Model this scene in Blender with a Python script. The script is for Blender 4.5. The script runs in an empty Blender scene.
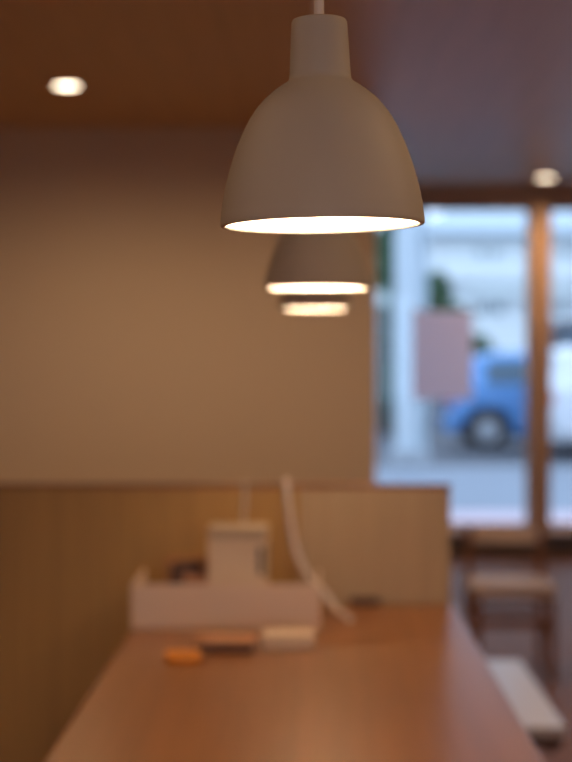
import bpy, bmesh, math, random
from mathutils import Vector, Matrix, noise
random.seed(7)
S = bpy.context.scene
COL = S.collection
PI = math.pi

# ------------------------------------------------------------------ helpers
def link(o):
    COL.objects.link(o)
    return o

def thing(name, label, cat, loc=(0, 0, 0), rotz=0.0, group=None):
    o = link(bpy.data.objects.new(name, None))
    o.empty_display_size = 0.1
    o.location = loc
    o.rotation_euler = (0, 0, rotz)
    o['label'] = label
    o['category'] = cat
    if group:
        o['group'] = group
    return o

def tag(o, label, cat, group=None, kind=None):
    o['label'] = label
    o['category'] = cat
    if group:
        o['group'] = group
    if kind:
        o['kind'] = kind
    return o

def obj(name, bm, mat, parent=None, loc=None, rot=None, smooth=False, label=None):
    bmesh.ops.recalc_face_normals(bm, faces=bm.faces[:])
    me = bpy.data.meshes.new(name)
    bm.to_mesh(me)
    bm.free()
    if mat:
        me.materials.append(mat)
    if smooth:
        for p in me.polygons:
            p.use_smooth = True
        try:
            me.set_sharp_from_angle(angle=math.radians(40))
        except Exception:
            pass
    o = link(bpy.data.objects.new(name, me))
    if parent:
        o.parent = parent
    if loc:
        o.location = loc
    if rot:
        o.rotation_euler = rot
    if label:
        o['label'] = label
    return o

def struct(name, bm, mat, parent=None, smooth=False):
    o = obj(name, bm, mat, parent, smooth=smooth)
    if parent is None:
        o['kind'] = 'structure'
    return o

def box(x0, x1, y0, y1, z0, z1, bev=0.0, bm=None, seg=2):
    t = bmesh.new()
    bmesh.ops.create_cube(t, size=1.0)
    bmesh.ops.scale(t, vec=(x1 - x0, y1 - y0, z1 - z0), verts=t.verts)
    bmesh.ops.translate(t, vec=((x0 + x1) / 2, (y0 + y1) / 2, (z0 + z1) / 2), verts=t.verts)
    if bev > 0:
        bmesh.ops.bevel(t, geom=t.edges[:], offset=bev, segments=seg, profile=0.5, affect='EDGES')
    if bm is None:
        return t
    me = bpy.data.meshes.new('tmp')
    t.to_mesh(me)
    t.free()
    bm.from_mesh(me)
    bpy.data.meshes.remove(me)
    return bm

def lathe(profile, n=48, bm=None, closed=False, axis='Z', off=(0, 0, 0)):
    """profile: list of (r, z)"""
    if bm is None:
        bm = bmesh.new()
    rings = []
    def pt(r, z, a):
        if axis == 'Z':
            v = (r * math.cos(a), r * math.sin(a), z)
        else:
            v = (r * math.cos(a), z, r * math.sin(a))
        return (v[0] + off[0], v[1] + off[1], v[2] + off[2])
    for r, z in profile:
        if r < 1e-7:
            rings.append([bm.verts.new(pt(0, z, 0))])
        else:
            rings.append([bm.verts.new(pt(r, z, 2 * PI * k / n)) for k in range(n)])
    seq = list(zip(rings[:-1], rings[1:]))
    if closed:
        seq.append((rings[-1], rings[0]))
    for a, b in seq:
        for k in range(n):
            k2 = (k + 1) % n
            if len(a) == 1 and len(b) == 1:
                continue
            if len(a) == 1:
                bm.faces.new((a[0], b[k], b[k2]))
            elif len(b) == 1:
                bm.faces.new((a[k], b[0], a[k2]))
            else:
                bm.faces.new((a[k], b[k], b[k2], a[k2]))
    return bm

def smooth_path(pts, n=8):
    pts = [Vector(p) for p in pts]
    P = [pts[0]] + pts + [pts[-1]]
    out = []
    for i in range(1, len(P) - 2):
        for k in range(n):
            t = k / n
            a, b, c, d = P[i - 1], P[i], P[i + 1], P[i + 2]
            out.append(0.5 * ((2 * b) + (c - a) * t + (2 * a - 5 * b + 4 * c - d) * t * t + (-a + 3 * b - 3 * c + d) * t ** 3))
    out.append(pts[-1])
    return out

def tube(path, r, n=10, bm=None):
    if bm is None:
        bm = bmesh.new()
    path = [Vector(p) for p in path]
    rings = []
    up = Vector((0, 0, 1))
    for i, p in enumerate(path):
        t = (path[min(i + 1, len(path) - 1)] - path[max(i - 1, 0)]).normalized()
        ref = up if abs(t.dot(up)) < 0.95 else Vector((1, 0, 0))
        u = t.cross(ref).normalized()
        v = t.cross(u).normalized()
        rr = r[i] if isinstance(r, (list, tuple)) else r
        rings.append([bm.verts.new(p + u * rr * math.cos(2 * PI * k / n) + v * rr * math.sin(2 * PI * k / n)) for k in range(n)])
    for a, b in zip(rings[:-1], rings[1:]):
        for k in range(n):
            bm.faces.new((a[k], b[k], b[(k + 1) % n], a[(k + 1) % n]))
    bm.faces.new(rings[0])
    bm.faces.new(rings[-1])
    return bm

def bar(p, q, w, d, bm=None):
    """square-section bar from p to q"""
    if bm is None:
        bm = bmesh.new()
    p, q = Vector(p), Vector(q)
    t = (q - p).normalized()
    ref = Vector((0, 1, 0)) if abs(t.y) < 0.9 else Vector((0, 0, 1))
    u = t.cross(ref).normalized() * w / 2
    v = t.cross(u).normalized() * d / 2
    c = [[bm.verts.new(s + a * u + b * v) for a, b in ((-1, -1), (1, -1), (1, 1), (-1, 1))] for s in (p, q)]
    bm.faces.new(c[0])
    bm.faces.new(c[1][::-1])
    for k in range(4):
        bm.faces.new((c[0][k], c[0][(k + 1) % 4], c[1][(k + 1) % 4], c[1][k]))
    return bm

# ------------------------------------------------------------------ materials
def mat(name, color, rough=0.6, metal=0.0, spec=0.5, bump=0.0, bscale=200.0, vary=0.0, vscale=6.0):
    m = bpy.data.materials.new(name)
    m.use_nodes = True
    nt = m.node_tree
    b = nt.nodes['Principled BSDF']
    b.inputs['Roughness'].default_value = rough
    b.inputs['Metallic'].default_value = metal
    b.inputs['Specular IOR Level'].default_value = spec
    tc = nt.nodes.new('ShaderNodeTexCoord')
    nz = nt.nodes.new('ShaderNodeTexNoise')
    nz.inputs['Scale'].default_value = vscale
    nz.inputs['Detail'].default_value = 4
    nt.links.new(tc.outputs['Object'], nz.inputs['Vector'])
    mx = nt.nodes.new('ShaderNodeMix')
    mx.data_type = 'RGBA'
    c = color
    lo = tuple(max(0, v * (1 - vary)) for v in c) + (1,)
    hi = tuple(min(1, v * (1 + vary)) for v in c) + (1,)
    mx.inputs[6].default_value = lo
    mx.inputs[7].default_value = hi
    nt.links.new(nz.outputs['Fac'], mx.inputs[0])
    nt.links.new(mx.outputs[2], b.inputs['Base Color'])
    if bump > 0:
        n2 = nt.nodes.new('ShaderNodeTexNoise')
        n2.inputs['Scale'].default_value = bscale
        nt.links.new(tc.outputs['Object'], n2.inputs['Vector'])
        bp = nt.nodes.new('ShaderNodeBump')
        bp.inputs['Strength'].default_value = bump
        bp.inputs['Distance'].default_value = 0.002
        nt.links.new(n2.outputs['Fac'], bp.inputs['Height'])
        nt.links.new(bp.outputs['Normal'], b.inputs['Normal'])
    return m

def wood(name, c1, c2, rough=0.4, spec=0.5, plank=0.09, axis='Y', length=1.4, gap=0.0015, contrast=0.15, grain=1.0):
    """planks running along the given axis with fine grain"""
    m = bpy.data.materials.new(name)
    m.use_nodes = True
    nt = m.node_tree
    L = nt.links.new
    b = nt.nodes['Principled BSDF']
    b.inputs['Roughness'].default_value = rough
    b.inputs['Specular IOR Level'].default_value = spec
    tc = nt.nodes.new('ShaderNodeTexCoord')
    mp = nt.nodes.new('ShaderNodeMapping')
    if axis == 'Y':
        mp.inputs['Rotation'].default_value = (0, 0, PI / 2)
    elif axis == 'Z':
        mp.inputs['Rotation'].default_value = (0, PI / 2, 0)
        mp.inputs['Rotation'].default_value = (PI / 2, 0, PI / 2)
    L(tc.outputs['Object'], mp.inputs['Vector'])
    br = nt.nodes.new('ShaderNodeTexBrick')
    br.inputs['Color1'].default_value = c1 + (1,)
    br.inputs['Color2'].default_value = c2 + (1,)
    br.inputs['Mortar'].default_value = tuple(v * 0.35 for v in c1) + (1,)
    br.inputs['Scale'].default_value = 1
    br.inputs['Mortar Size'].default_value = gap
    br.inputs['Brick Width'].default_value = length
    br.inputs['Row Height'].default_value = plank
    L(mp.outputs['Vector'], br.inputs['Vector'])
    st = nt.nodes.new('ShaderNodeMapping')
    st.inputs['Scale'].default_value = (1.5, 45, 45)
    L(mp.outputs['Vector'], st.inputs['Vector'])
    nz = nt.nodes.new('ShaderNodeTexNoise')
    nz.inputs['Scale'].default_value = grain
    nz.inputs['Detail'].default_value = 6
    nz.inputs['Distortion'].default_value = 0.6
    L(st.outputs['Vector'], nz.inputs['Vector'])
    rp = nt.nodes.new('ShaderNodeMapRange')
    rp.inputs['From Min'].default_value = 0.3
    rp.inputs['From Max'].default_value = 0.7
    rp.inputs['To Min'].default_value = 1 - contrast
    rp.inputs['To Max'].default_value = 1 + contrast
    L(nz.outputs['Fac'], rp.inputs['Value'])
    mu = nt.nodes.new('ShaderNodeVectorMath')
    mu.operation = 'SCALE'
    L(br.outputs['Color'], mu.inputs[0])
    L(rp.outputs['Result'], mu.inputs['Scale'])
    L(mu.outputs['Vector'], b.inputs['Base Color'])
    bp = nt.nodes.new('ShaderNodeBump')
    bp.inputs['Strength'].default_value = 0.08
    bp.inputs['Distance'].default_value = 0.001
    L(nz.outputs['Fac'], bp.inputs['Height'])
    L(bp.outputs['Normal'], b.inputs['Normal'])
    return m

def emit(name, color, strength):
    m = bpy.data.materials.new(name)
    m.use_nodes = True
    nt = m.node_tree
    nt.nodes.remove(nt.nodes['Principled BSDF'])
    e = nt.nodes.new('ShaderNodeEmission')
    e.inputs['Color'].default_value = color + (1,)
    e.inputs['Strength'].default_value = strength
    nt.links.new(e.outputs[0], nt.nodes['Material Output'].inputs['Surface'])
    return m

def glass(name, tint=(0.93, 0.97, 1.0)):
    """thin window glass: clear with a Fresnel reflection"""
    m = bpy.data.materials.new(name)
    m.use_nodes = True
    nt = m.node_tree
    nt.nodes.remove(nt.nodes['Principled BSDF'])
    t = nt.nodes.new('ShaderNodeBsdfTransparent')
    t.inputs['Color'].default_value = tint + (1,)
    g = nt.nodes.new('ShaderNodeBsdfGlossy')
    g.inputs['Roughness'].default_value = 0.02
    f = nt.nodes.new('ShaderNodeFresnel')
    f.inputs['IOR'].default_value = 1.45
    mx = nt.nodes.new('ShaderNodeMixShader')
    nt.links.new(f.outputs[0], mx.inputs[0])
    nt.links.new(t.outputs[0], mx.inputs[1])
    nt.links.new(g.outputs[0], mx.inputs[2])
    nt.links.new(mx.outputs[0], nt.nodes['Material Output'].inputs['Surface'])
    return m

WARM = (1.0, 0.60, 0.29)
M = {}
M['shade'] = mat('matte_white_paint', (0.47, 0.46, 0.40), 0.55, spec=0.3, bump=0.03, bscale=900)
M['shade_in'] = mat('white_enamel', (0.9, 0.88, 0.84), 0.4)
M['cord'] = mat('pale_cord', (0.75, 0.70, 0.64), 0.35)
M['socket'] = mat('white_plastic', (0.8, 0.78, 0.74), 0.4)
M['bulb'] = emit('lit_bulb', (1.0, 0.71, 0.45), 165)
M['down'] = emit('lit_downlight', (1.0, 0.80, 0.58), 9)
M['ring'] = mat('downlight_ring', (0.7, 0.62, 0.52), 0.4)
M['table'] = wood('table_wood', (0.285, 0.118, 0.042), (0.265, 0.108, 0.038), 0.32, spec=0.55, plank=0.12, length=1.9, contrast=0.10, gap=0.0006)
M['table_leg'] = wood('table_leg_wood', (0.26, 0.11, 0.05), (0.24, 0.10, 0.05), 0.5, axis='Z', plank=0.3, length=3)
M['ceil'] = wood('ceiling_wood', (0.62, 0.40, 0.195), (0.60, 0.385, 0.187), 0.42, spec=0.32, plank=0.15, length=3.6, contrast=0.08, gap=0.001)
M['floor'] = wood('floor_wood', (0.20, 0.095, 0.05), (0.175, 0.08, 0.042), 0.58, spec=0.12, plank=0.10, length=1.8)
M['wall'] = mat('plaster', (0.72, 0.64, 0.53), 0.85, bump=0.15, bscale=120, vary=0.02, vscale=2)
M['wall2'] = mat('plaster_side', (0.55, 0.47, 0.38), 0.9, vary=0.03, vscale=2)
M['part_a'] = wood('ochre_wood_panel', (0.46, 0.27, 0.085), (0.45, 0.265, 0.083), 0.5, axis='Z', plank=0.6, length=3, contrast=0.10, gap=0.0)
M['part_b'] = wood('beige_wood_panel', (0.48, 0.355, 0.22), (0.47, 0.35, 0.216), 0.5, axis='Z', plank=0.33, length=3, contrast=0.07, gap=0.0)
M['frame'] = wood('window_wood', (0.56, 0.38, 0.25), (0.54, 0.36, 0.24), 0.45, axis='Z', plank=0.3, length=3)
M['lintel'] = wood('lintel_wood', (0.58, 0.42, 0.34), (0.56, 0.40, 0.32), 0.5, axis='X', plank=0.3, length=3)
M['sill'] = mat('pale_sill', (0.80, 0.70, 0.72), 0.4, vary=0.03)
M['apron'] = mat('pale_terrace_tile', (0.60, 0.46, 0.52), 0.6, vary=0.04)
M['below'] = mat('grey_brown_panel', (0.17, 0.155, 0.165), 0.5, vary=0.05)
M['glass'] = glass('window_glass')
def translucent(m, color, f):
    nt = m.node_tree
    b = nt.nodes['Principled BSDF']
    t = nt.nodes.new('ShaderNodeBsdfTranslucent')
    t.inputs['Color'].default_value = color + (1,)
    mx = nt.nodes.new('ShaderNodeMixShader')
    mx.inputs[0].default_value = f
    nt.links.new(b.outputs[0], mx.inputs[1])
    nt.links.new(t.outputs[0], mx.inputs[2])
    nt.links.new(mx.outputs[0], nt.nodes['Material Output'].inputs['Surface'])
M['paper'] = mat('pinkish_paper', (0.84, 0.68, 0.70), 0.8, vary=0.02)
translucent(M['paper'], (0.85, 0.70, 0.80), 0.5)
M['tray'] = mat('tray_white', (0.86, 0.71, 0.58), 0.5, vary=0.02)
M['unit'] = mat('unit_white', (0.80, 0.67, 0.50), 0.45, vary=0.02)
M['lid'] = mat('unit_lid', (0.52, 0.42, 0.31), 0.5)
M['unit_dark'] = mat('unit_dark', (0.10, 0.08, 0.06), 0.4)
M['brown'] = mat('brown_leather', (0.13, 0.055, 0.035), 0.45, vary=0.15, vscale=30)
M['darkbrown'] = mat('dark_brown', (0.12, 0.068, 0.045), 0.5)
M['tan'] = mat('tan_cover', (0.50, 0.25, 0.13), 0.5, vary=0.06)
M['card'] = mat('brown_card', (0.45, 0.21, 0.10), 0.6, vary=0.08)
M['cream'] = mat('cream_plastic', (0.72, 0.58, 0.44), 0.45)
M['orange'] = mat('orange_plastic', (0.85, 0.32, 0.03), 0.4)
M['cable'] = mat('cable_white', (0.80, 0.76, 0.76), 0.4)
M['chairw'] = wood('chair_wood', (0.25, 0.12, 0.06), (0.23, 0.11, 0.055), 0.45, axis='Z', plank=0.2, length=3)
M['chairs'] = mat('pale_beige_seat', (0.46, 0.38, 0.34), 0.6, vary=0.03)
M['crest'] = mat('pale_beige_crest', (0.74, 0.66, 0.60), 0.6, vary=0.03)
M['bench'] = mat('bench_white', (0.40, 0.385, 0.41), 0.3, vary=0.02)
M['bench_leg'] = mat('bench_leg_dark', (0.07, 0.03, 0.02), 0.5)
M['asphalt'] = mat('asphalt', (0.085, 0.095, 0.115), 0.75, vary=0.25, vscale=1.2, bump=0.2, bscale=60)
M['pave'] = mat('pavement_concrete', (0.20, 0.23, 0.28), 0.7, vary=0.10, vscale=1.0)
M['lot'] = mat('parking_lot', (0.11, 0.12, 0.15), 0.75, vary=0.25, vscale=0.8)
M['kerb'] = mat('kerb_concrete', (0.36, 0.39, 0.43), 0.7, vary=0.1)
M['pillar'] = mat('pillar_pale', (0.50, 0.57, 0.62), 0.5, vary=0.03)
M['facade'] = mat('facade_white', (0.80, 0.84, 0.84), 0.7, vary=0.04, vscale=0.4)
M['roof'] = mat('roof_blue_grey', (0.42, 0.50, 0.56), 0.5, vary=0.08)
M['pane'] = mat('dark_pane', (0.16, 0.24, 0.28), 0.15)
M['leaf'] = mat('leaf_green', (0.055, 0.12, 0.06), 0.6, vary=0.5, vscale=3)
M['leaf2'] = mat('leaf_deep_green', (0.035, 0.095, 0.045), 0.6, vary=0.5, vscale=3)
M['bark'] = mat('bark', (0.10, 0.07, 0.05), 0.9, vary=0.3)
M['blue'] = mat('blue_car_paint', (0.09, 0.26, 0.56), 0.22, metal=0.1, spec=0.7)
M['white'] = mat('white_car_paint', (0.72, 0.75, 0.80), 0.25, spec=0.6)
M['dark'] = mat('dark_car_paint', (0.045, 0.05, 0.07), 0.25, spec=0.6)
M['tyre'] = mat('tyre_rubber', (0.02, 0.02, 0.022), 0.8)
M['hub'] = mat('hub_alloy', (0.45, 0.48, 0.52), 0.35, metal=0.7)
M['carglass'] = mat('car_glass', (0.05, 0.10, 0.15), 0.08)
M['red'] = mat('tail_lamp_red', (0.45, 0.03, 0.03), 0.2)
M['lampglass'] = mat('head_lamp', (0.7, 0.75, 0.8), 0.15)
M['conc'] = mat('wall_concrete', (0.25, 0.27, 0.31), 0.85, vary=0.15, vscale=1.5)
M['metal'] = mat('galvanised', (0.45, 0.50, 0.52), 0.4, metal=0.6)
M['signw'] = mat('pale_sign', (0.50, 0.58, 0.58), 0.4)

# ------------------------------------------------------------------ room shell
CZ = 2.42          # ceiling
YW = 10.2          # window wall
XL, XR = -2.3, 3.6
YB = -3.6
struct('floor', box(XL, XR, YB, YW, -0.08, 0.0), M['floor'])
struct('ceiling', box(XL, XR, YB, YW + 0.3, CZ, CZ + 0.1), M['ceil'])
struct('wall_left', box(XL - 0.1, XL, YB, YW + 0.3, -0.08, CZ + 0.1), M['wall2'])
struct('wall_right', box(XR, XR + 0.1, YB, YW + 0.3, -0.08, CZ + 0.1), M['wall2'])
rw = bmesh.new()
box(XL - 0.1, XR + 0.1, YB - 0.1, YB, -0.08, 0.45, 0, rw)
box(XL - 0.1, XR + 0.1, YB - 0.1, YB, 2.30, CZ + 0.1, 0, rw)
box(XL - 0.1, -1.0, YB - 0.1, YB, 0.45, 2.30, 0, rw)
box(1.6, XR + 0.1, YB - 0.1, YB, 0.45, 2.30, 0, rw)
struct('wall_rear', rw, M['wall2'])
struct('wall_back', box(XL, 0.312, 7.48, 7.62, 0.0, CZ), M['wall'])
struct('baseboard_back', box(XL, 0.318, 7.465, 7.48, 0.0, 0.07, 0.003), M['frame'])
# window wall
struct('wall_window', box(XL, 0.0, YW, YW + 0.14, 0.0, CZ), M['wall2'])
struct('trim_1', box(0.0, XR, YW - 0.04, YW + 0.14, 2.305, CZ, 0.004), M['lintel'])
struct('wall_below', box(0.0, XR, YW, YW + 0.14, 0.0, 0.144), M['below'])
struct('trim_2', box(0.0, XR, YW - 0.12, YW + 0.14, 0.145, 0.167, 0.004), M['sill'])
struct('terrace', box(-6, 14, YW + 0.142, 12.1, -0.3, 0.09, 0.01), M['apron'])
struct('trim_4', box(1.442, 1.566, YW - 0.10, YW + 0.12, 0.168, 2.304, 0.006), M['frame'])
def window(name, x0, x1):
    f = bmesh.new()
    w = 0.018
    z0, z1 = 0.168, 2.304
    for b in ((x0, x0 + w, z0, z1), (x1 - w, x1, z0, z1), (x0 + w, x1 - w, z0, z0 + 0.03), (x0 + w, x1 - w, z1 - 0.03, z1)):
        box(b[0], b[1], YW + 0.03, YW + 0.08, b[2], b[3], 0.003, f)
    o = struct(name, f, M['frame'])
    obj('pane', box(x0 + w, x1 - w, YW + 0.05, YW + 0.056, z0 + 0.03, z1 - 0.03), M['glass'], o)
window('window_1', 0.002, 1.441)
window('window_2', 1.567, 3.598)
rw = bmesh.new()
for q in ((-1.0, -0.95, 0.45, 2.3), (1.55, 1.6, 0.45, 2.3), (0.275, 0.325, 0.45, 2.3)):
    box(q[0], q[1], YB - 0.08, YB - 0.02, q[2], q[3], 0.003, rw)
for q in ((-0.949, 0.274), (0.326, 1.549)):
    for z in (0.45, 2.25):
        box(q[0], q[1], YB - 0.08, YB - 0.02, z, z + 0.05, 0.003, rw)
w3 = struct('added_rear_window', rw, M['frame'])  # unseen window, added to bring cool daylight from behind the camera
obj('pane', box(-0.949, 0.274, YB - 0.053, YB - 0.047, 0.501, 2.249), M['glass'], w3)
obj('pane', box(0.326, 1.549, YB - 0.053, YB - 0.047, 0.501, 2.249), M['glass'], w3)

# ------------------------------------------------------------------ pendants
PX = 0.1555 / 203
prof_px = [(24, 21), (26.6, 22), (27.8, 24.5), (28.4, 34), (30.6, 76), (31.4, 81.5), (34, 84), (39, 87), (46, 92), (56, 100.5), (64, 109.5), (70.5, 119), (77, 131), (84.5, 148), (91, 167), (96.5, 187), (100.2, 207), (101.8, 222), (101.8, 225.5)]
RIMZ = 1.419
DROP = CZ - RIMZ
def lamp_mesh():
    outer = [(r * PX, (225.5 - y) * PX) for r, y in prof_px]
    th = 0.0041
    inner = [(max(r - th, 0.003), z - (th if i < 7 else 0)) for i, (r, z) in enumerate(outer)]
    prof = [(0.0045, outer[0][1] - 0.0002)] + outer + [(outer[-1][0] - 0.0005, -0.0007), (outer[-1][0] - 0.0036, -0.0007), (outer[-1][0] - 0.0040, -0.0002)]
    return lathe(prof, 96), inner
def make_pendant(label):
    t = thing('pendant_lamp', label, 'lamp', (0, 0, CZ), 0, 'pendant lamps hung in a row above the table')
    ob, inner = lamp_mesh()
    outer_r = 101.8 * PX
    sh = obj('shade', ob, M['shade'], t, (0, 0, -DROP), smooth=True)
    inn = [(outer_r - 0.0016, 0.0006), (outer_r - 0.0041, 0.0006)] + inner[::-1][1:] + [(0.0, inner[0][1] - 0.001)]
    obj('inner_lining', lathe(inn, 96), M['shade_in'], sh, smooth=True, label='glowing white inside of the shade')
    top = 204.5 * PX
    # socket and frosted bulb inside
    obj('lamp_socket', lathe([(0, 0.145), (0.015, 0.145), (0.017, 0.14), (0.017, 0.09), (0.0145, 0.086), (0, 0.086)], 32), M['socket'], t, (0, 0, -DROP), smooth=True)
    bp = [(0.0, 0.018), (0.012, 0.0205), (0.021, 0.027), (0.0265, 0.037), (0.0275, 0.047), (0.024, 0.059), (0.017, 0.071), (0.0135, 0.079), (0.013, 0.0855), (0, 0.0855)]
    obj('light_bulb', lathe(bp, 32), M['bulb'], t, (0, 0, -DROP), smooth=True, label='lit frosted bulb')
    obj('stem', lathe([(0, top - 0.003), (0.0042, top - 0.003), (0.0040, top + 0.004), (0.0038, DROP - 0.02), (0, DROP - 0.02)], 20), M['cord'], t, (0, 0, -DROP), smooth=True)
    obj('ceiling_canopy', lathe([(0, 0.0), (0.045, 0.0), (0.045, -0.018), (0.040, -0.024), (0.006, -0.027), (0, -0.027)], 40), M['shade'], t, smooth=True)
    return t
def copy_tree(o, label=None, group=None):
    c = link(o.copy())
    if label:
        c['label'] = label
    for ch in o.children:
        d = link(ch.copy())
        d.parent = c
        for g in ch.children:
            e = link(g.copy())
            e.parent = d
    return c
LX = 0.0084
p1 = make_pendant('nearest and largest white bell-shaped pendant lamp, in sharp focus above the table')
p2 = copy_tree(p1, 'middle white pendant lamp, blurred, its dome just below the near lamp\'s rim')
p3 = copy_tree(p1, 'farthest of the three white pendants, showing only its glowing rim under the others')
tilt = math.radians(0.95)
p1.location = (LX - math.sin(tilt) * DROP, 1.18, CZ)
p1.rotation_euler = (0, -tilt, 0)
p2.location = (LX, 2.30, CZ)
p3.location = (LX, 3.34, CZ)

# ------------------------------------------------------------------ downlights
def make_down(label):
    t = thing('downlight', label, 'ceiling light', (0, 0, CZ), 0, 'small recessed downlights in the wooden ceiling')
    obj('trim_ring', lathe([(0.050, -0.001), (0.052, -0.004), (0.060, -0.004), (0.0615, -0.001), (0.0615, 0.0), (0.050, 0.0)], 48, closed=True), M['ring'], t, smooth=True)
    obj('diffuser', lathe([(0, -0.0028), (0.035, -0.0027), (0.0498, -0.0022), (0.0498, -0.0002), (0, -0.0002)], 48), M['down'], t, smooth=True, label='glowing round lens')
    return t
d1 = make_down('glowing round downlight in the ceiling before the plain wall')
d1.location = (-1.0, 6.3, CZ)
d2 = copy_tree(d1, 'glowing round downlight just above the wooden window post')
d2.location = (1.455, 9.62, CZ)
d3 = copy_tree(d1, 'round ceiling downlight hidden behind the near pendant shade')
d3.location = (0.035, 6.3, CZ)

# ------------------------------------------------------------------ table
TZ = 0.72
tx0, tx1, ty0, ty1 = -0.394, 0.344, 0.75, 3.69
t = thing('dining_table', 'long reddish-brown wooden table running from the camera to the low partition', 'table', ((tx0 + tx1) / 2, ty0, 0))
cx = (tx0 + tx1) / 2
obj('tabletop', box(tx0 - cx, tx1 - cx, 0, ty1 - ty0, TZ - 0.032, TZ, 0.003), M['table'], t)
for sx in (tx0 - cx + 0.07, tx1 - cx - 0.07):
    for sy in (0.12, ty1 - ty0 - 0.14):
        obj('leg', box(sx - 0.03, sx + 0.03, sy - 0.03, sy + 0.03, 0.0, TZ - 0.032, 0.004), M['table_leg'], t)
ap = bmesh.new()
for sx in (tx0 - cx + 0.07, tx1 - cx - 0.07):
    box(sx - 0.011, sx + 0.011, 0.15, ty1 - ty0 - 0.17, TZ - 0.10, TZ - 0.0325, 0.002, ap)
obj('apron', ap, M['table_leg'], t)

# ------------------------------------------------------------------ partition
t = thing('low_partition', 'low wooden partition screen standing across the far end of the table', 'partition', (0, 3.715, 0))
PT = 1.007
xs = -0.028
obj('panel', box(-2.0, xs - 0.001, -0.012, 0.012, 0.0, PT - 0.008, 0.001), M['part_a'], t, label='ochre-brown left panel')
obj('panel', box(xs + 0.001, 0.334, -0.013, 0.013, 0.0, PT - 0.008, 0.001), M['part_b'], t, label='paler beige right panel')
obj('top_cap', box(-2.0, 0.336, -0.017, 0.017, PT - 0.008, PT, 0.001), M['table_leg'], t, label='thin darker top edging')

# ------------------------------------------------------------------ things on the table
def P(px, py, d):
    return ((px - 311.5) * d / 1540, d, 1.32 + (354.5 - py) * d / 1540)
# white open tray
tx, ty_, tw, td, th_ = -0.187, 3.47, 0.414, 0.235, 0.098
t = thing('desk_tray', 'long low open-topped whitish box at the far end of the table', 'tray', (tx, ty_, TZ))
w = 0.007
fb = bmesh.new()
box(-tw / 2, tw / 2, -td / 2, td / 2, 0.0005, 0.008, 0.001, fb)
obj('bottom', fb, M['tray'], t)
obj('front_panel', box(-tw / 2, tw / 2, -td / 2, -td / 2 + w, 0.008, th_, 0.002), M['tray'], t)
obj('back_panel', box(-tw / 2, tw / 2, td / 2 - w, td / 2, 0.008, 0.06, 0.002), M['tray'], t)
for s in (-1, 1):
    xa, xb = sorted((s * tw / 2, s * (tw / 2 - w)))
    obj('side_panel', box(xa, xb, -td / 2 + w, td / 2 - w, 0.008, th_, 0.002), M['tray'], t)
# white unit inside
ux = (238 - 311.5) * 3.44 / 1540
t = thing('countertop_box', 'upright cream box unit standing inside the low white tray', 'box', (ux, 3.46, TZ + 0.0085))
obj('body', box(-0.066, 0.066, -0.06, 0.06, 0, 0.184, 0.005), M['unit'], t)
obj('lid', box(-0.0665, 0.0665, -0.0605, 0.0605, 0.1845, 0.206, 0.004), M['lid'], t, label='slightly darker lid')
obj('side_slot', box(0.0662, 0.0685, -0.045, 0.035, 0.09, 0.17, 0.001), M['unit_dark'], t, label='dark slot on the right side')
obj('front_slot', box(0.046, 0.058, -0.0615, -0.0602, 0.105, 0.165, 0.0005), M['unit_dark'], t, label='narrow dark slot')
# brown pouch in the tray (leaning)
t = thing('leather_pouch', 'dark brown rounded pouch lying in the tray left of the cream box', 'pouch', (-0.283, 3.50, TZ + 0.0085))
pb = bmesh.new()
rings = []
for j in range(13):
    v = j / 12
    zz = 0.122 * v
    ww = 0.046 * (1 - 0.55 * max(0, v - 0.35) ** 1.6 * 1.6)
    dd = 0.028 * (1 - 0.75 * v ** 2)
    rings.append([pb.verts.new((ww * math.copysign(abs(math.cos(a)) ** 0.6, math.cos(a)), dd * math.copysign(abs(math.sin(a)) ** 0.8, math.sin(a)), zz)) for a in [2 * PI * k / 28 for k in range(28)]])
for a, b in zip(rings[:-1], rings[1:]):
    for k in range(28):
        pb.faces.new((a[k], a[(k + 1) % 28], b[(k + 1) % 28], b[k]))
pb.faces.new(rings[0]); pb.faces.new(rings[-1])
obj('pouch_body', pb, M['brown'], t, smooth=True)
obj('flap', box(-0.036, 0.036, -0.030, -0.020, 0.070, 0.118, 0.004), M['darkbrown'], t)
t = thing('small_carton', 'low reddish-brown carton in the tray beside the dark pouch', 'carton', (-0.255, 3.43, TZ + 0.0085))
obj('carton_body', box(-0.03, 0.03, -0.02, 0.02, 0, 0.10, 0.002), M['tan'], t)
obj('carton_flap', box(-0.03, 0.03, -0.02, 0.02, 0.1005, 0.104, 0.001), M['brown'], t)
t = thing('card_box', 'long low reddish-brown card box along the back inside the tray', 'box', (-0.165, 3.555, TZ + 0.0085))
obj('box_body', box(-0.17, 0.055, -0.020, 0.016, 0, 0.108, 0.002), M['card'], t)
obj('box_lid', box(-0.171, 0.056, -0.021, 0.017, 0.1085, 0.118, 0.002), M['card'], t)
t = thing('dark_block', 'small dark block at the foot of the beige partition panel', 'small_object', (0.125, 3.672, TZ))  # small dark block on the tabletop, of no known kind
obj('dark_block_body', box(-0.032, 0.032, -0.014, 0.014, 0.0005, 0.020, 0.004), M['darkbrown'], t)
obj('dark_block_end', box(0.0325, 0.042, -0.008, 0.008, 0.004, 0.014, 0.002), M['unit_dark'], t)
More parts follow.
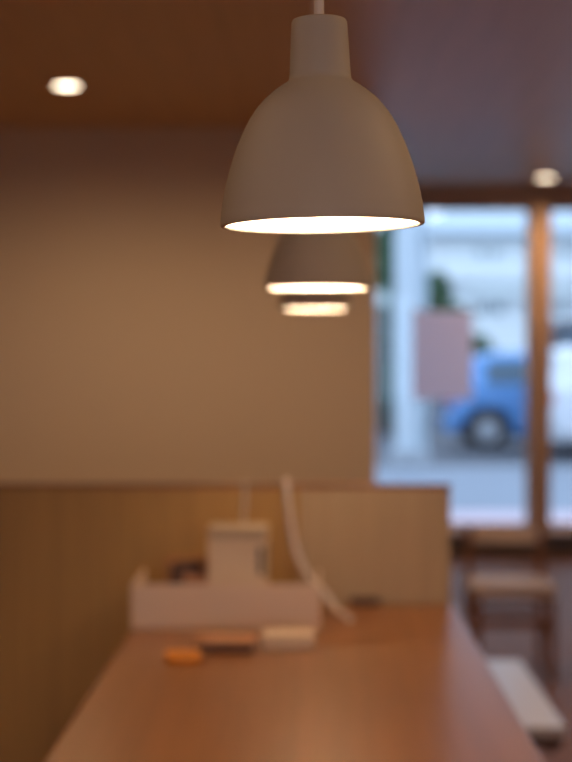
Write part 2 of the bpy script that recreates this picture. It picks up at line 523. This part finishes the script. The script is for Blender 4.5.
# tan booklet/pad with dark edge
dd = 3.11
t = thing('tan_case', 'flat tan case with a dark front edge lying before the white tray', 'case', ((223.5 - 311.5) * dd / 1540, 3.12, TZ), 0.03)
obj('case_base', box(-0.060, 0.060, -0.045, 0.045, 0.0005, 0.018, 0.004), M['darkbrown'], t, label='dark lower half')
obj('case_lid', box(-0.060, 0.060, -0.045, 0.045, 0.0185, 0.027, 0.003), M['tan'], t, label='tan top cover')
t = thing('small_box', 'small flat cream box on the table before the tray\'s right end', 'box', ((288 - 311.5) * dd / 1540, 3.15, TZ), -0.02)
obj('box_base', box(-0.053, 0.053, -0.042, 0.042, 0.0005, 0.018, 0.003), M['cream'], t)
obj('box_lid', box(-0.0545, 0.0545, -0.0435, 0.0435, 0.0185, 0.030, 0.003), M['cream'], t)
t = thing('orange_block', 'small bright orange block on the table left of the tan case', 'block', ((183 - 311.5) * 3.0 / 1540, 2.99, TZ), 0.08)
obj('block_body', box(-0.034, 0.034, -0.018, 0.018, 0.0005, 0.023, 0.007), M['orange'], t, smooth=True)
obj('end_cap', box(0.0345, 0.041, -0.014, 0.014, 0.002, 0.016, 0.003), M['tan'], t)

# cables over the partition
pts = [P(286, 484, 3.715), P(287, 480, 3.69), P(288, 500, 3.68), P(292, 530, 3.67), P(298, 556, 3.66), P(310, 578, 3.65), P(324, 592, 3.62), (P(336, 602, 3.58)[0], 3.56, TZ + 0.012), (P(345, 616, 3.50)[0], 3.49, TZ + 0.0085), (P(350, 622, 3.44)[0], 3.43, TZ + 0.0085)]
pts = [(p[0], p[1], max(p[2], TZ + 0.0085)) for p in pts]
pts[0] = (pts[0][0], 3.715, PT + 0.0072); pts[1] = (pts[1][0], 3.689, PT - 0.001)
pts = [(pts[0][0], 3.745, 0.80), (pts[0][0], 3.745, 0.93), (pts[0][0], 3.741, PT - 0.004)] + pts
tag(obj('cable', tube(smooth_path(pts, 8), 0.0066, 10), M['cable'], smooth=True), 'thick pale cable draped over the partition down onto the table', 'cable', 'pale cables over the partition')
pts = [(P(245, 480, 3.7)[0], 3.715, PT + 0.005), (P(245, 480, 3.7)[0], 3.693, PT + 0.001), P(245, 500, 3.685), P(243, 525, 3.66), (P(243, 540, 3.62)[0], 3.61, 0.885), (P(242, 540, 3.6)[0], 3.545, 0.872), (P(241, 540, 3.6)[0], 3.524, 0.87)]
tag(obj('cable', tube(smooth_path(pts, 8), 0.003, 8), M['cable'], smooth=True), 'thin pale cable hanging from the partition top behind the cream box', 'cable', 'pale cables over the partition')

# ------------------------------------------------------------------ bench
t = thing('bench', 'low bench with a smooth whitish top beside the table\'s far right corner', 'bench', (0.485, 4.08, 0))
obj('seat', box(-0.125, 0.125, -0.41, 0.41, 0.405, 0.43, 0.004), M['bench'], t)
ap = bmesh.new()
for s in (-1, 1):
    box(s * 0.10 - 0.01, s * 0.10 + 0.01, -0.33, 0.33, 0.35, 0.4045, 0.001, ap)
obj('rail', ap, M['bench_leg'], t)
obj('under_seat_shade', box(-0.115, 0.115, -0.40, -0.375, 0.378, 0.4045, 0.002), M['bench_leg'], t)  # dark strip added as the shade under the seat's near end
for sy in (-0.22, 0.22):
    obj('leg', box(-0.05, -0.01, sy - 0.02, sy + 0.02, 0.02, 0.36, 0.002), M['bench_leg'], t)
    obj('foot', box(-0.11, 0.05, sy - 0.025, sy + 0.025, 0.0, 0.02, 0.003), M['bench_leg'], t)
    obj('crosspiece', box(-0.088, 0.088, sy - 0.02, sy + 0.02, 0.36, 0.40, 0.002), M['bench_leg'], t)

# ------------------------------------------------------------------ chair
t = thing('low_chair', 'low wooden chair with pale seat and crest rail facing the table near the window', 'chair', (0.82, 6.36, 0))
obj('seat', box(-0.165, 0.165, -0.17, 0.15, 0.335, 0.385, 0.010), M['chairs'], t, label='pale beige seat')
for s in (-1, 1):
    obj('leg', bar((s * 0.152, -0.145, 0), (s * 0.150, -0.145, 0.3345), 0.032, 0.032), M['chairw'], t)
    obj('back_post', bar((s * 0.152, 0.200, 0), (s * 0.152, 0.170, 0.59), 0.030, 0.030), M['chairw'], t)
obj('crest_rail', box(-0.136, 0.136, 0.160, 0.182, 0.522, 0.582, 0.004), M['crest'], t, label='pale beige crest rail')
rl = bmesh.new()
box(-0.134, 0.134, -0.156, -0.134, 0.215, 0.255, 0.003, rl)
obj('stretcher', rl, M['chairw'], t)
rl = bmesh.new()
box(-0.136, 0.136, 0.182, 0.200, 0.22, 0.25, 0.002, rl)
obj('stretcher', rl, M['chairw'], t)
for s in (-1, 1):
    obj('side_rail', box(s * 0.152 - 0.010, s * 0.152 + 0.010, -0.128, 0.168, 0.17, 0.195, 0.002), M['chairw'], t)

# poster on the window
pd = YW + 0.045
x0, x1 = (412.5 - 311.5) * pd / 1540, (472 - 311.5) * pd / 1540
z1, z0 = 1.32 + (354.5 - 311) * pd / 1540, 1.32 + (354.5 - 399) * pd / 1540
t = thing('paper_sheet', 'plain pinkish paper sheet stuck to the inside of the window glass', 'paper sheet', ((x0 + x1) / 2, pd, z0))
pb = bmesh.new()
W2, H2 = (x1 - x0) / 2, z1 - z0
nx, nz_ = 12, 16
for side in (0,):
    g = [[pb.verts.new((-W2 + 2 * W2 * i / nx, -0.0015 + 0.0006 * side + 0.001 * math.sin(i * 0.9) * (j / nz_), H2 * j / nz_)) for i in range(nx + 1)] for j in range(nz_ + 1)]
    for j in range(nz_):
        for i in range(nx):
            f = (g[j][i], g[j][i + 1], g[j + 1][i + 1], g[j + 1][i])
            pb.faces.new(f if side == 0 else f[::-1])
obj('sheet', pb, M['paper'], t)
for s in (-1, 1):
    obj('tape_strip', box(s * W2 * 0.9 - 0.02, s * W2 * 0.9 + 0.02, -0.0036, -0.0028, H2 - 0.015, H2 + 0.012), M['signw'], t)

# ------------------------------------------------------------------ outside
G = -0.10
struct('pavement', box(-30, 40, YW + 0.14, 19.2, G - 0.2, G), M['pave'])
struct('kerb', box(-30, 40, 19.2, 19.4, G - 0.2, G + 0.0), M['kerb'])
struct('road', box(-30, 40, 19.4, 31, G - 0.2, G - 0.0), M['asphalt'])
struct('parking_ground', box(-60, 80, 31, 90, G - 0.2, G), M['lot'])

struct('pavement_rear', box(-30, 40, -30, YB - 0.1, G - 0.2, G), M['pave'])

# pale pillar
t = thing('street_pillar', 'tall pale blue-grey square pillar at the roadside seen through the window', 'pillar', ((410 - 311.5) * 19.8 / 1540, 19.9, G))
obj('plinth', box(-0.25, 0.25, -0.22, 0.22, 0, 0.18, 0.01), M['kerb'], t)
obj('shaft', box(-0.19, 0.11, -0.15, 0.15, 0.18, 4.6, 0.015), M['pillar'], t)
obj('downpipe', lathe([(0, 0.18), (0.05, 0.18), (0.05, 4.6), (0, 4.6)], 16, off=(0.18, 0, 0)), M['roof'], t, smooth=True, label='narrow grey-blue pipe')
obj('cap', box(-0.22, 0.24, -0.18, 0.18, 4.6, 4.68, 0.01), M['kerb'], t)

# round sign on pole
sx, sd = (380 - 311.5) * 22 / 1540, 22.0
t = thing('round_sign', 'small round pale sign on a thin pole before the dark trees', 'sign', (sx, sd, G))
zc = 1.32 + (354.5 - 298) * sd / 1540 - G
obj('pole', tube([(0, 0.03, 0), (0, 0.03, zc + 0.1)], 0.025, 10), M['conc'], t, smooth=True)
obj('disc', lathe([(0, -0.012), (0.10, -0.012), (0.115, -0.008), (0.115, 0.0), (0, 0.0)], 32, axis='Y', off=(0, -0.02, zc)), M['signw'], t, smooth=True)

def foliage(blobs, n, size, seed):
    rnd = random.Random(seed)
    bm = bmesh.new()
    for k in range(n):
        c, r = blobs[rnd.randrange(len(blobs))]
        d = Vector((rnd.gauss(0, 1), rnd.gauss(0, 1), rnd.gauss(0, 1))).normalized()
        q = rnd.uniform(0.55, 1.0) ** 0.5
        p = Vector((c[0] + d.x * r[0] * q, c[1] + d.y * r[1] * q, c[2] + d.z * r[2] * q))
        u = Vector((rnd.gauss(0, 1), rnd.gauss(0, 1), rnd.gauss(0, 1))).normalized()
        v = u.cross(d + Vector((0.01, 0, 0))).normalized()
        u2 = v.cross(u).normalized()
        s = size * rnd.uniform(0.6, 1.3)
        a = [p - u * s, p - v * s * 0.45 + u2 * s * .1, p + u * s, p + v * s * 0.45 + u2 * s * .1]
        bm.faces.new([bm.verts.new(x) for x in a])
    return bm

def tree(name, label, x, y, trunk_h, blobs, n, size, m, seed, group='trees across the street'):
    t = thing(name, label, 'tree', (x, y, G), 0, group)
    bm = bmesh.new()
    top = trunk_h
    tube(smooth_path([(0, 0, 0), (0.03, 0.02, top * 0.5), (-0.02, 0, top)], 5), [0.14 - 0.006 * i for i in range(11)], 10, bm)
    for c, r in blobs[:5]:
        tube(smooth_path([(0, 0, top * 0.75), (c[0] * 0.5, c[1] * 0.5, (top * .75 + c[2]) / 2), (c[0], c[1], c[2])], 4), 0.04, 6, bm)
    obj('trunk', bm, M['bark'], t, smooth=True)
    f = foliage(blobs, n, size, seed)
    obj('foliage', f, m, t)
    return t
tree('street_tree', 'dark green tree behind the pale pillar and the round sign', 1.30, 27.0, 2.2,
     [((0, 0, 2.6), (0.55, 0.7, 0.9)), ((-0.4, 0, 1.7), (0.6, 0.6, 0.8)), ((0.15, 0.1, 3.3), (0.35, 0.5, 0.5)), ((-0.7, 0, 2.9), (0.5, 0.5, 0.7)), ((0.1, 0, 0.8), (0.5, 0.5, 0.7))], 5200, 0.11, M['leaf2'], 3)
tree('street_tree', 'small dark green tree rising above the pinkish paper sheet', 2.87, 33.0, 1.6,
     [((0, 0, 2.0), (0.55, 0.5, 0.6)), ((-0.2, 0, 2.7), (0.3, 0.3, 0.5)), ((0.25, 0, 1.6), (0.45, 0.4, 0.45))], 2600, 0.10, M['leaf'], 4)
tree('street_tree', 'tiny green shrub tree just right of the pinkish paper sheet', 4.35, 40.0, 0.9,
     [((0, 0, 1.5), (0.35, 0.35, 0.45)), ((0.3, 0, 1.2), (0.35, 0.3, 0.4)), ((-0.35, 0, 1.2), (0.3, 0.3, 0.4))], 1500, 0.09, M['leaf'], 5)

# low concrete garden wall
t = thing('garden_wall', 'low grey concrete wall across the street behind the blue car', 'wall', (0.2, 30.0, G))
obj('wall_body', box(-8, 6.5, -0.08, 0.08, 0, 0.85, 0.01), M['conc'], t)
obj('coping', box(-8.03, 6.53, -0.12, 0.12, 0.85, 0.91, 0.01), M['kerb'], t)

# white building
bd = 50.0
def bx(px): return (px - 311.5) * bd / 1540
def bz(py): return 1.32 + (354.5 - py) * bd / 1540 - G
t = thing('white_building', 'wide white two-storey building behind the parked cars', 'building', (bx(560), bd, G))
X0 = bx(426) - bx(560)
obj('wall_body', box(X0, 6.5, 0, 8, 0, bz(236)), M['facade'], t)
rf = bmesh.new()
e = bz(236)
vs = [rf.verts.new(v) for v in ((X0 - .4, -.6, e), (6.9, -.6, e), (6.9, 8.6, e), (X0 - .4, 8.6, e), (X0 + 1.2, 3.2, e + 1.3), (5.2, 3.2, e + 1.3), (X0 - .4, -.6, e + .12), (6.9, -.6, e + .12), (6.9, 8.6, e + .12), (X0 - .4, 8.6, e + .12))]
for f in ((0, 1, 2, 3), (0, 1, 7, 6), (1, 2, 8, 7), (2, 3, 9, 8), (3, 0, 6, 9), (6, 7, 5, 4), (7, 8, 5), (8, 9, 4, 5), (9, 6, 4)):
    rf.faces.new([vs[i] for i in f])
obj('roof', rf, M['roof'], t)
def bwin(p0, p1, y0, y1):
    a, b = bx(p0) - bx(560), bx(p1) - bx(560)
    z0, z1 = bz(y1), bz(y0)
    f = bmesh.new()
    for q in ((a, a + .06, z0, z1), (b - .06, b, z0, z1), (a + .06, b - .06, z0, z0 + .06), (a + .06, b - .06, z1 - .06, z1), ((a + b) / 2 - .03, (a + b) / 2 + .03, z0 + .06, z1 - .06)):
        box(q[0], q[1], -.05, 0.0, q[2], q[3], 0, f)
    w = obj('window', f, M['facade'], t)
    obj('pane', box(a + .06, b - .06, -.025, -.002, z0 + .06, z1 - .06), M['pane'], w)
for a, b in ((474, 486), (489, 501), (558, 572), (580, 594)):
    bwin(a, b, 247, 259)
for a, b in ((444, 456), (474, 488), (490, 504), (554, 568), (584, 600)):
    bwin(a, b, 301, 316)
obj('awning', box(bx(466) - bx(560), bx(620) - bx(560), -0.5, -0.0, bz(297.5), bz(295.5), 0.02), M['facade'], t)
bal = bmesh.new()
box(X0 + .4, 6.2, -0.5, 0, bz(282), bz(279), 0.01, bal)
box(X0 + .4, 6.2, -0.5, -0.44, bz(279), bz(266), 0.01, bal)
obj('balcony', bal, M['facade'], t)

# ------------------------------------------------------------------ cars
def interp(st, x):
    for a, b in zip(st[:-1], st[1:]):
        if a[0] <= x <= b[0]:
            f = (x - a[0]) / (b[0] - a[0])
            return [a[i] + (b[i] - a[i]) * f for i in range(6)]
    return list(st[-1] if x > st[-1][0] else st[0])
def ring(s, k=1.0):
    x, zb, zl, zr, hw, hr = s
    return [(0, zb), (hw * .86, zb), (hw * .98, zb + .10), (hw, (zb + zl) / 2), (hw * .985, zl - .02), (hw * .95, zl),
            (hr + (hw * .95 - hr) * .5, (zl + zr) / 2 + .0), (hr, zr - .05 * min(1, (zr - zl) / .3)), (hr * .82, zr), (0, zr + .012)]
def make_car(name, label, paint, st, wheels, x, y, flip, glazing, ends):
    t = thing(name, label, 'car', (x, y, G), PI if flip else 0)
    bm = bmesh.new()
    xs = []
    n = 46
    for i in range(n + 1):
        xs.append(st[0][0] + (st[-1][0] - st[0][0]) * i / n)
    R = []
    for xx in xs:
        s = interp(st, xx)
        r = ring(s)
        pts = [(xx, p[0], p[1]) for p in r] + [(xx, -p[0], p[1]) for p in r[-2:0:-1]]
        # wheel arches
        q = []
        for p in pts:
            z = p[2]
            for wx in wheels:
                dx = abs(xx - wx)
                if dx < .37 and abs(p[1]) > .5 and z < math.sqrt(.37 ** 2 - dx ** 2) + .30:
                    z = min(math.sqrt(.37 ** 2 - dx ** 2) + .30, s[2] - .05)
            q.append(bm.verts.new((p[0], p[1], z)))
        R.append(q)
    m = len(R[0])
    for a, b in zip(R[:-1], R[1:]):
        for k in range(m):
            bm.faces.new((a[k], a[(k + 1) % m], b[(k + 1) % m], b[k]))
    bm.faces.new(R[0]); bm.faces.new(R[-1][::-1])
    obj('car_body', bm, M[paint], t, smooth=True)
    for wx in wheels:
        for s in (-1, 1):
            hw = interp(st, wx)[4]
            wb = bmesh.new()
            lathe([(0.185, -.09), (.28, -.095), (.305, -.07), (.31, 0), (.305, .07), (.28, .095), (.185, .09)], 40, wb, closed=True, axis='Y')
            wh = obj('wheel', wb, M['tyre'], t, (wx, s * (hw - .10), .31), smooth=True)
            hb = bmesh.new()
            lathe([(0, -.05), (.05, -.05), (.06, -.035), (.184, -.035), (.184, .035), (.06, .035), (.05, .05), (0, .05)], 40, hb, axis='Y')
            for kk in range(5):
                a = 2 * PI * kk / 5
                for s2 in (-1, 1):
                    bar((.04 * math.cos(a), s2 * .06, .04 * math.sin(a)), (.18 * math.cos(a), s2 * .055, .18 * math.sin(a)), .04, .03, hb)
            obj('hubcap', hb, M['hub'], wh)
    # side glazing
    for (xa, xb) in glazing:
        for s in (-1, 1):
            g = bmesh.new()
            rows = []
            for i in range(9):
                xx = xa + (xb - xa) * i / 8
                v = interp(st, xx)
                zl, zr, hw, hr = v[2], v[3], v[4], v[5]
                c = []
                for f in (0.10, 0.35, 0.6, 0.86):
                    z = zl + (zr - .05 - zl) * f
                    yy = hw * .95 + (hr - hw * .95) * f
                    c.append(g.verts.new((xx, s * (yy + .028), z)))
                rows.append(c)
            for a, b in zip(rows[:-1], rows[1:]):
                for k in range(3):
                    g.faces.new((a[k], b[k], b[k + 1], a[k + 1]))
            sg = obj('side_window', g, M['carglass'], t)
            md = sg.modifiers.new('thick', 'SOLIDIFY'); md.thickness = 0.006
    # screens at both ends
    for nm, (xa, xb) in ends.items():
        g = bmesh.new()
        rows = []
        for i in range(7):
            xx = xa + (xb - xa) * i / 6
            v = interp(st, xx)
            rows.append([g.verts.new((xx + (.012 if xb < xa else -.012), yy, v[3] + .022)) for yy in [v[5] * .84 * q for q in (-1, -.5, 0, .5, 1)]])
        for a, b in zip(rows[:-1], rows[1:]):
            for k in range(4):
                g.faces.new((a[k], a[k + 1], b[k + 1], b[k]))
        sg = obj(nm, g, M['carglass'], t)
        md = sg.modifiers.new('thick', 'SOLIDIFY'); md.thickness = 0.006
    L = st[-1][0]
    vf, vr = interp(st, .05), interp(st, L - .05)
    for s in (-1, 1):
        obj('tail_lamp', box(-.02, .10, s * vf[4] * .86 - .09, s * vf[4] * .86 + .09, vf[2] - .24, vf[2] - .04, .02), M['red'], t)
        obj('head_lamp', box(L - .12, L + .02, s * vr[4] * .84 - .13, s * vr[4] * .84 + .13, vr[2] - .18, vr[2] - .05, .02), M['lampglass'], t)
        obj('side_mirror', box(L * .70, L * .70 + .12, s * (vf[4] + .12) - .08, s * (vf[4] + .12) + .08, .95, 1.07, .03), M[paint], t, smooth=True)
    obj('bumper', box(-.06, .12, -vf[4] * .9, vf[4] * .9, .25, .50, .05), M[paint], t, smooth=True)
    obj('bumper', box(L - .12, L + .06, -vr[4] * .9, vr[4] * .9, .22, .46, .05), M[paint], t, smooth=True)
    return t
hatch = [(0.0, .30, .86, .90, .70, .62), (.12, .24, .92, 1.10, .80, .60), (.32, .20, .95, 1.36, .83, .58), (.65, .18, .95, 1.45, .84, .60), (1.6, .18, .94, 1.48, .85, .62),
         (2.2, .18, .93, 1.44, .85, .60), (2.75, .18, .92, 1.02, .84, .66), (3.0, .18, .90, .93, .83, .70), (3.6, .20, .78, .80, .79, .66), (3.8, .28, .62, .64, .66, .50)]
make_car('hatchback_car', 'bright blue hatchback parked across the street, rear wheel in view', 'blue', hatch, (.52, 3.05), (452 - 311.5) * 22.7 / 1540, 23.45, False, [(.50, 1.28), (1.36, 2.35)], {'rear_window': (.12, .31), 'windscreen': (2.74, 2.24)})
van = [(0.0, .30, .95, 1.20, .78, .66), (.08, .27, .97, 1.42, .83, .64), (.25, .24, .97, 1.52, .85, .63), (.8, .22, .97, 1.55, .86, .64), (1.9, .22, .96, 1.52, .86, .63),
       (2.6, .18, .95, 1.38, .86, .62), (3.2, .18, .93, 1.0, .85, .68), (3.5, .18, .90, .93, .84, .70), (4.2, .22, .78, .80, .80, .66), (4.4, .30, .62, .64, .66, .50)]
make_car('saloon_car', 'white car cut off by the frame edge, right of the wooden window post', 'white', van, (.85, 3.55), (546 - 311.5) * 21.2 / 1540, 21.55, False, [(.55, 1.5), (1.58, 2.8)], {'rear_window': (.02, .08), 'windscreen': (3.19, 2.64)})

dark = [(0.0, .30, 1.0, 1.30, .78, .70), (.08, .27, 1.05, 1.85, .83, .68), (.3, .24, 1.05, 2.02, .85, .66), (1.0, .22, 1.05, 2.06, .86, .68), (2.4, .22, 1.04, 2.04, .86, .66),
        (3.0, .22, 1.02, 1.75, .85, .66), (3.5, .22, 1.0, 1.10, .85, .70), (4.0, .24, .90, .93, .82, .68), (4.2, .30, .70, .72, .70, .55)]
make_car('passenger_van', 'dark van roof showing behind and above the white car', 'dark', dark, (.75, 3.35), 3.95, 27.6, False, [(.45, 1.5), (1.58, 3.1)], {'rear_window': (.02, .08), 'windscreen': (3.49, 3.04)})

# ------------------------------------------------------------------ spots: downlight beams, plus unseen ceiling lamps added as fill
def ceiling_spot(x, y, power, z=CZ - 0.012):
    l = bpy.data.lights.new('downlight_and_fill', 'SPOT')
    l.spot_size = math.radians(170)
    l.spot_blend = 1.0
    l.shadow_soft_size = 0.04
    l.energy = power
    l.color = (1.0, 0.60, 0.31)
    o = link(bpy.data.objects.new('downlight_and_fill', l))
    o.location = (x, y, z)
for x, y, p in ((-1.0, 6.3, 50), (0.035, 6.3, 38), (1.455, 9.62, 50),
                (-1.1, 3.9, 18), (1.3, 3.9, 44), (-1.1, 1.5, 16), (1.4, 1.5, 64), (-1.3, -1.0, 52), (0.1, -1.0, 70), (1.5, -1.0, 70),  # from here on: unseen lamps added as warm fill
                (-1.3, -3.0, 75), (0.1, -3.0, 75), (1.5, -3.0, 75), (2.7, 6.3, 50), (-1.1, 8.6, 20), (2.8, 3.9, 44)):
    ceiling_spot(x, y, p)

# ------------------------------------------------------------------ light: world
w = bpy.data.worlds.new('overcast_sky')
S.world = w
w.use_nodes = True
nt = w.node_tree
bg = nt.nodes['Background']
tc = nt.nodes.new('ShaderNodeTexCoord')
nz = nt.nodes.new('ShaderNodeTexNoise')
nz.inputs['Scale'].default_value = 3.0
nz.inputs['Detail'].default_value = 5
nt.links.new(tc.outputs['Generated'], nz.inputs['Vector'])
mx = nt.nodes.new('ShaderNodeMix')
mx.data_type = 'RGBA'
mx.inputs[6].default_value = (0.56, 0.71, 0.98, 1)
mx.inputs[7].default_value = (0.72, 0.84, 0.98, 1)
nt.links.new(nz.outputs['Fac'], mx.inputs[0])
nt.links.new(mx.outputs[2], bg.inputs['Color'])
bg.inputs['Strength'].default_value = 2.4

# ------------------------------------------------------------------ camera
cam = bpy.data.cameras.new('camera')
co = link(bpy.data.objects.new('camera', cam))
co.location = (0, 0, 1.32)
f = 1540.0
cam.sensor_fit = 'VERTICAL'
cam.sensor_height = 36.0
cam.lens = f / 762 * 36
yaw = math.atan((311.5 - 286) / f)
pitch = math.atan((381 - 354.5) / f)
co.rotation_euler = (PI / 2 - pitch, 0, yaw)
cam.dof.use_dof = True
cam.dof.focus_distance = 1.165
cam.dof.aperture_fstop = (cam.lens / 1000) / 0.0167
cam.clip_start = 0.05
cam.clip_end = 300
S.camera = co

S.view_settings.view_transform = 'Standard'
S.view_settings.look = 'None'
S.view_settings.gamma = 1
S.view_settings.use_curve_mapping = False
S.view_settings.exposure = 0.0
S.cycles.use_denoising = True
S.cycles.max_bounces = 10
S.cycles.diffuse_bounces = 6
